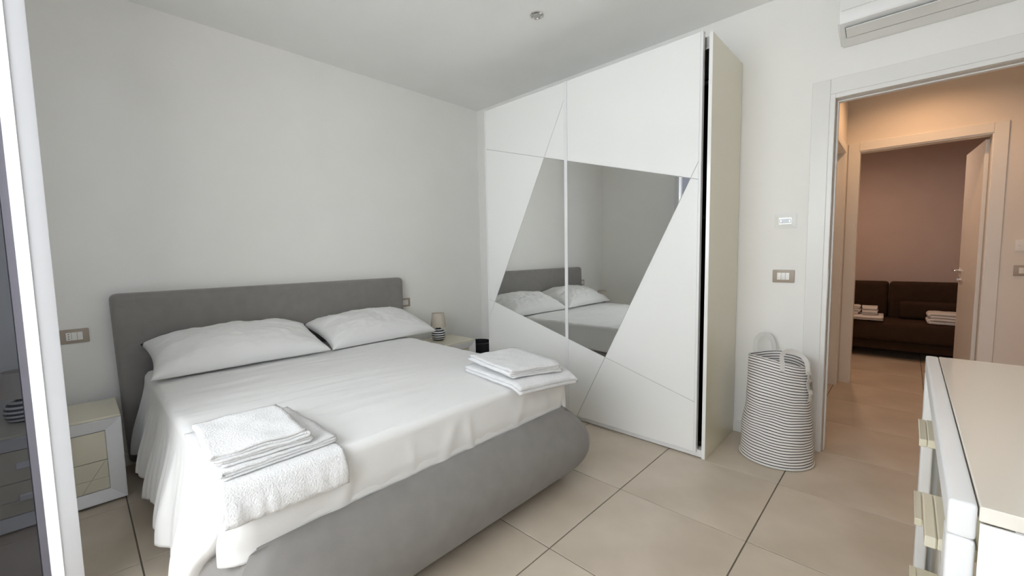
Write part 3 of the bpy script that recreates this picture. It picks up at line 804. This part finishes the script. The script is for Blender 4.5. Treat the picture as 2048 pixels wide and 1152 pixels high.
# ------------------------------------------------------------------ nightstands
def framed_front(root, x0, x1, z0, z1, yo, yi, w, m='satin'):
    """four mitred frame pieces facing -y, sloping in towards the drawers"""
    O = [(x0, z0), (x1, z0), (x1, z1), (x0, z1)]; I = [(x0 + w, z0 + w * 0.95), (x1 - w, z0 + w * 0.95), (x1 - w, z1 - w), (x0 + w, z1 - w)]
    for k in range(4):
        q = (k + 1) % 4
        bm = BM()
        a = [Vector((O[k][0], yo, O[k][1])), Vector((O[q][0], yo, O[q][1])), Vector((I[q][0], yi, I[q][1])), Vector((I[k][0], yi, I[k][1]))]
        f = [bm.verts.new(p) for p in a]; bk = [bm.verts.new(Vector((p.x, yi + 0.022, p.z))) for p in a]
        bm.faces.new(f); bm.faces.new(bk[::-1])
        for i in range(4): bm.faces.new((f[i], f[(i + 1) % 4], bk[(i + 1) % 4], bk[i]))
        bmesh.ops.bevel(bm, geom=[e for e in bm.edges if (e.verts[0] in f[:2] and e.verts[1] in f[:2])], offset=0.004, segments=2, affect='EDGES')
        obj('frame_piece', bm, m, root)
def nightstand(x0, x1, label):
    y0, y1, h = 2.938, 3.322, 0.456
    t = thing('nightstand', ((x0 + x1) / 2, (y0 + y1) / 2, 0), label, 'nightstand')
    B('body', 'satin', t, x0, x1, y0 + 0.046, y1, 0.012, h - 0.013, 0.002, 1)
    B('top', 'cream', t, x0, x1, y0 + 0.004, y1, h - 0.012, h, 0.003, 2)
    B('base', 'black', t, x0 + 0.02, x1 - 0.02, y0 + 0.06, y1 - 0.02, 0.0, 0.0115)
    framed_front(t, x0, x1, 0.012, h - 0.0125, y0, y0 + 0.022, 0.062)
    ix0, ix1, iz0, iz1 = x0 + 0.0635, x1 - 0.0635, 0.074, h - 0.079
    mid = (iz0 + iz1) / 2 + 0.002
    xc = (x0 + x1) / 2
    for k, (a, b) in enumerate(((mid + 0.0015, iz1), (iz0, mid - 0.0015))):
        d = B('drawer', 'groove', t, ix0, ix1, y0 + 0.030, y0 + 0.044, a, b)
        # drawer face; the lower one is cut by two crossing grooves
        polys = [[(ix0, a), (ix1, a), (ix1, b), (ix0, b)]]
        if k == 1:
            hgt = b - a
            for ln in (((ix0, a + hgt * 0.46), (ix1, a + hgt * 0.40)), ((ix1 - 0.10 - hgt * 0.02, a), (ix1 - 0.006, b))):
                nx = []
                for p in polys:
                    for s in (1, -1):
                        c = clip(p, ln, s, 0.0008)
                        if len(c) >= 3 and area(c) > 1e-5: nx.append(c)
                polys = nx
        for p in polys:
            bm = BM(); prism(bm, p, 0, 'y', y0 + 0.0265, y0 + 0.0305); obj('drawer_face', bm, 'cream', d)
        zc = (a + b) / 2 + 0.005
        bm = BM(); box(bm, xc - 0.062, xc + 0.045, y0 + 0.002, y0 + 0.0265, zc - 0.012, zc + 0.012, 0.002, 1)
        obj('handle', bm, 'satin', d)
    return t
nightstand(-0.483, 0.117, 'white framed two-drawer nightstand on the window side of the bed')
nightstand(2.045, 2.577, 'white framed nightstand between bed and wardrobe carrying the striped lamp')

# table lamps
def table_lamp(x, y, label):
    z = 0.456
    t = thing('table_lamp', (x, y, z), label, 'lamp', None)
    bm = BM(); prof = [(0.040, 0.0), (0.050, 0.004), (0.060, 0.022), (0.064, 0.046), (0.061, 0.070), (0.050, 0.092), (0.034, 0.104), (0.022, 0.110), (0.019, 0.122), (0.019, 0.132), (0.012, 0.134)]
    lathe(bm, prof, 0, 0, 36); o = obj('base', bm, 'lampstripes', None, smooth=True, local=True, sharp=60); o.parent = t
    bm = BM(); lathe(bm, [(0.011, 0.130), (0.011, 0.165)], 0, 0, 16); o = obj('socket', bm, 'black', None, smooth=True, local=True); o.parent = t
    bm = BM(); lathe(bm, [(0.072, 0.128), (0.056, 0.252), (0.0545, 0.252), (0.0705, 0.128), (0.072, 0.128)], 0, 0, 40, cap=False)
    sh_ = obj('shade', bm, 'shade', None, smooth=True, local=True, sharp=50); sh_.parent = t
    for zz, r in ((0.126, 0.0728), (0.2505, 0.0568)):
        bm = BM(); lathe(bm, [(r - 0.002, zz), (r, zz), (r, zz + 0.004), (r - 0.002, zz + 0.004), (r - 0.002, zz)], 0, 0, 40, cap=False)
        o = obj('shade_binding', bm, 'shade', None, local=True); o.parent = sh_
    return t
table_lamp(2.334, 3.19, 'small table lamp with navy striped ceramic base beside the wardrobe side pillow')
table_lamp(-0.225, 3.20, 'small table lamp seen through window glass and in the wardrobe mirror')

# waste bin in the gap beside the wardrobe
t = thing('waste_bin', (2.815, 3.15, 0), 'black waste bin in the gap between nightstand and wardrobe', 'bin')
bm = BM(); lathe(bm, [(0.095, 0.0), (0.100, 0.004), (0.126, 0.360), (0.122, 0.360), (0.096, 0.008), (0.0, 0.008)], 0, 0, 40, cap=False)
o = obj('body', bm, 'black', None, smooth=True, local=True, sharp=50); o.parent = t
bm = BM(); lathe(bm, [(0.123, 0.352), (0.131, 0.354), (0.132, 0.366), (0.123, 0.368), (0.123, 0.352)], 0, 0, 40, cap=False)
o = obj('rim', bm, 'black', None, smooth=True, local=True); o.parent = t

# ------------------------------------------------------------------ dresser in front of the near wall
QX0, QX1, QF, QB, QH = 0.925, 2.135, -0.062, -0.53, 0.850
dr = thing('dresser', ((QX0 + QX1) / 2, (QF + QB) / 2, 0), 'low white dresser with cream glossy top and thick white front frame', 'dresser')
B('body', 'satin', dr, QX0 + 0.004, QX1 - 0.004, QB, QF - 0.070, 0.03, QH - 0.026)
B('base', 'black', dr, QX0 + 0.03, QX1 - 0.03, QB + 0.02, QF - 0.09, 0.0, 0.029)
B('top', 'dtop', dr, QX0, QX1, QB, QF - 0.0335, QH - 0.024, QH, 0.002, 1)
for x0, x1 in ((QX0, QX0 + 0.0035), (QX1 - 0.0035, QX1)): B('end_panel', 'gloss', dr, x0, x1, QB, QF - 0.0345, 0.03, QH - 0.0265)
W_ = 0.058
for (a, b, c, d) in ((QX0, QX0 + W_, 0.0, QH - W_ - 0.0005), (QX1 - W_, QX1, 0.0, QH - W_ - 0.0005), (QX0, QX1, QH - W_, QH), (QX0 + W_ + 0.0005, QX1 - W_ - 0.0005, 0.0, W_)):
    B('frame_piece', 'satin', dr, a, b, QF - 0.032, QF, c, d, 0.007, 3)
rowz = [(0.062, 0.315), (0.319, 0.560), (0.564, QH - W_ - 0.005)]
xm = (QX0 + QX1) / 2
for z0, z1 in rowz:
    for x0, x1 in ((QX0 + W_ + 0.003, xm - 0.0015), (xm + 0.0015, QX1 - W_ - 0.003)):
        d = B('drawer', 'creamdr', dr, x0, x1, QF - 0.068, QF - 0.046, z0, z1, 0.0015, 1)
        hx = x0 + 0.045 if x0 < xm - 0.1 else x0 + 0.03
        zc = z1 - 0.062
        bm = BM(); box(bm, hx, hx + 0.185, QF - 0.0455, QF + 0.002, zc - 0.022, zc, 0.002, 1); h_ = obj('handle', bm, 'cream', d)
        bm = BM(); box(bm, hx - 0.0005, hx + 0.1855, QF + 0.003, QF + 0.019, zc - 0.022, zc - 0.001, 0.002, 1); obj('handle_lip', bm, 'cream', h_)

# ------------------------------------------------------------------ laundry basket
bx_, by_ = 2.858, 0.535
bk = thing('laundry_basket', (bx_, by_, 0), 'tall floppy white laundry basket with thin black stripes beside the doorway', 'basket')
def basket_pt(ang, t, inset=0.0):
    z = 0.006 + 0.600 * t
    rx = (0.186 - 0.030 * t) * (1 - 0.02 * math.sin(math.pi * t)) - inset
    ry = (0.190 - 0.036 * t) - inset
    k = math.sin(math.pi * min(1, t * 1.05)) ** 0.6 if 0 < t < 0.95 else 0.0
    wob = 0.013 * k * nz(math.cos(ang) * 1.5 + 4, math.sin(ang) * 1.5, t * 4.0) + 0.008 * k * (1 - t) * nz(math.cos(ang) * 3, math.sin(ang) * 3, t * 11)
    c, s = math.cos(ang), math.sin(ang)
    z += 0.014 * t * math.cos(2 * ang + 0.6) + 0.012 * t * (-s) * -1.0 + 0.006 * nz(c * 2, s * 2, t * 6) * k
    return Vector(((rx + wob) * c + 0.012 * t, (ry + wob) * s + 0.004 * t, z))
bm = BM(); uvl = bm.loops.layers.uv.new('UVMap'); seg, nr = 64, 44
R = [[bm.verts.new(basket_pt(2 * math.pi * k / seg, j / nr)) for k in range(seg)] for j in range(nr + 1)]
for j in range(nr):
    for k in range(seg):
        f = bm.faces.new((R[j][k], R[j][(k + 1) % seg], R[j + 1][(k + 1) % seg], R[j + 1][k]))
        for lp, (uu, vv) in zip(f.loops, ((k, j), (k + 1, j), (k + 1, j + 1), (k, j + 1))): lp[uvl].uv = (uu / seg, 0.6 * vv / nr + 0.0075)
fb = bm.faces.new(R[0][::-1])
for lp in fb.loops: lp[uvl].uv = (0, 0.010)
body = obj('body', bm, 'stripes', None, smooth=True, local=True, sharp=70); body.parent = bk
s_ = body.modifiers.new('thickness', 'SOLIDIFY'); s_.thickness = 0.003; s_.offset = -1
n = 64
for tt, rr in ((0.004, 0.006), (1.0, 0.0035)):
    bm = BM(); rings = []
    for k in range(n):
        a = 2 * math.pi * k / n; p = basket_pt(a, tt); rd = Vector((math.cos(a), math.sin(a), 0))
        rings.append([bm.verts.new(p + rd * (rr * math.cos(q * math.pi / 4)) + Vector((0, 0, rr * math.sin(q * math.pi / 4)))) for q in range(8)])
    for k in range(n):
        A, Bq = rings[k], rings[(k + 1) % n]
        for q in range(8): bm.faces.new((A[q], A[(q + 1) % 8], Bq[(q + 1) % 8], Bq[q]))
    o = obj('piping', bm, 'webbing', None, smooth=True, local=True); o.parent = bk
def strap(a0, a1, rise, lean, drop):
    p0, p1 = basket_pt(a0, 1.0, -0.006), basket_pt(a1, 1.0, -0.006)
    q0, q1 = basket_pt(a0, 1.0 - drop, -0.007), basket_pt(a1, 1.0 - drop, -0.007)
    out0 = Vector((math.cos(a0), math.sin(a0), 0)); mid = (p0 + p1) / 2; od = Vector((mid.x, mid.y, 0)).normalized()
    pts = [q0, (q0 + p0) / 2]; n = 20
    for i in range(n + 1):
        s = i / n; a = math.pi * s
        base = p0 + (p1 - p0) * (0.5 - 0.5 * math.cos(a) * (1 + 0.10 * math.sin(a)))
        pts.append(base + Vector((0, 0, rise * math.sin(a) ** 0.8)) + od * lean * math.sin(a))
    pts += [(q1 + p1) / 2, q1]
    # width direction follows the rim tangent at the ends and turns with the loop
    ws = []
    for i, p in enumerate(pts):
        t = (pts[min(i + 1, len(pts) - 1)] - pts[max(i - 1, 0)]).normalized()
        w = od.cross(t); 
        ws.append(w if w.length > 1e-3 else Vector((0, 0, 1)))
    bm = BM(); ribbon(bm, pts, ws, 0.026, 0.0025)
    o = obj('handle', bm, 'webbing', None, smooth=True, local=True, sharp=50); o.parent = bk
    return o
strap(math.radians(198), math.radians(252), 0.075, -0.030, 0.075)
strap(math.radians(62), math.radians(20), 0.105, 0.020, 0.06)
ang = math.radians(250)
bm = BM(); n = 12; pts = []
for i in range(n + 1):
    p = basket_pt(ang, 0.965 - 0.30 * i / n, -0.012 - 0.006 * math.sin(i * 0.9)); pts.append(p)
wdir = Vector((-math.sin(ang), math.cos(ang), 0))
ribbon(bm, pts, wdir, 0.036, 0.0012)
tg = obj('care_tag', bm, 'webbing', None, smooth=True, local=True, sharp=50); tg.parent = bk
bm = BM()
out = Vector((math.cos(ang), math.sin(ang), 0))
def tag_mark(t, wo, w, h):
    p = basket_pt(ang, t, -0.0215) + wdir * wo
    vs = [bm.verts.new(p + wdir * sx * w / 2 + Vector((0, 0, sz * h / 2))) for sx, sz in ((-1, -1), (1, -1), (1, 1), (-1, 1))]
    bm.faces.new(vs)
rq = random.Random(3)
for i in range(16): tag_mark(0.785 + 0.0052 * i, 0.007, 0.010, 0.0016 + 0.001 * rq.random())
for i in range(6): tag_mark(0.80 + 0.010 * i, -0.008, 0.012, 0.0035)
for i in range(5): tag_mark(0.895 + 0.008 * i, 0.0, 0.010 + 0.008 * rq.random(), 0.0018)
for i in range(4): tag_mark(0.715 + 0.009 * i, 0.004, 0.012, 0.0016)
o = obj('tag_print', bm, 'black', None, local=True); o.parent = tg; o['kind'] = 'stuff'

# ------------------------------------------------------------------ sofa room
sf = thing('sofa', (6.60, 0.05, 0), 'dark brown sofa bed in the room beyond the hall', 'sofa')
SX0, SX1, SY0, SY1 = 6.22, 7.02, -1.0, 1.15
def cushion(name, x0, x1, y0, y1, z0, z1, bev, m='brown', par=sf, puff=0.01):
    bm = BM(); box(bm, x0, x1, y0, y1, z0, z1, bev, 4)
    bmesh.ops.subdivide_edges(bm, edges=[e for e in bm.edges if e.calc_length() > 0.15], cuts=5, use_grid_fill=True)
    for v in bm.verts:
        u = (v.co.y - y0) / (y1 - y0); w = (v.co.z - z0) / (z1 - z0)
        v.co.x -= puff * math.sin(math.pi * max(0, min(1, u))) * math.sin(math.pi * max(0, min(1, w))) if v.co.x < (x0 + x1) / 2 else 0
    return obj(name, bm, m, par, smooth=True, sharp=60)
cushion('seat_cushion', SX0, 6.655, SY0, SY1, 0.205, 0.430, 0.05)
cushion('back_cushion', 6.66, 6.90, SY0, 0.150, 0.395, 0.845, 0.045)
cushion('back_cushion', 6.66, 6.90, 0.155, SY1, 0.395, 0.845, 0.045)
B('base', 'brown', sf, SX0 + 0.06, 6.95, SY0 + 0.01, SY1 - 0.01, 0.100, 0.200, 0.01, 2)
for y in (SY0 + 0.1, SY1 - 0.1):
    for x in (SX0 + 0.14, 6.90): B('leg', 'black', sf, x - 0.02, x + 0.02, y - 0.02, y + 0.02, 0, 0.099, 0.003, 1)
bm = BM(); box(bm, 6.515, 6.648, -0.62, 0.055, 0.432, 0.635, 0.045, 4)
tag(obj('bolster_cushion', bm, 'brown', smooth=True, sharp=60), 'long brown bolster cushion lying along the sofa backrest', 'cushion')
towel('folded_towel', 'thick folded white towel on the sofa, partly hidden by the door leaf', 6.36, -0.40, 0.430, 0.40, 0.24, 4, 0.031, math.radians(92), 21.0)
towel('folded_towel', 'flat spread white towel under two small towels on the sofa', 6.38, 0.44, 0.431, 0.34, 0.52, 3, 0.016, math.radians(2), 24.0)
towel('hand_towel', 'small square folded white towel on the spread towel, right one on sofa', 6.38, 0.300, 0.481, 0.16, 0.135, 5, 0.019, math.radians(3), 27.0)
towel('hand_towel', 'small rolled white towel half hidden by the door casing on the sofa', 6.38, 0.480, 0.481, 0.16, 0.150, 5, 0.020, math.radians(88), 31.0)
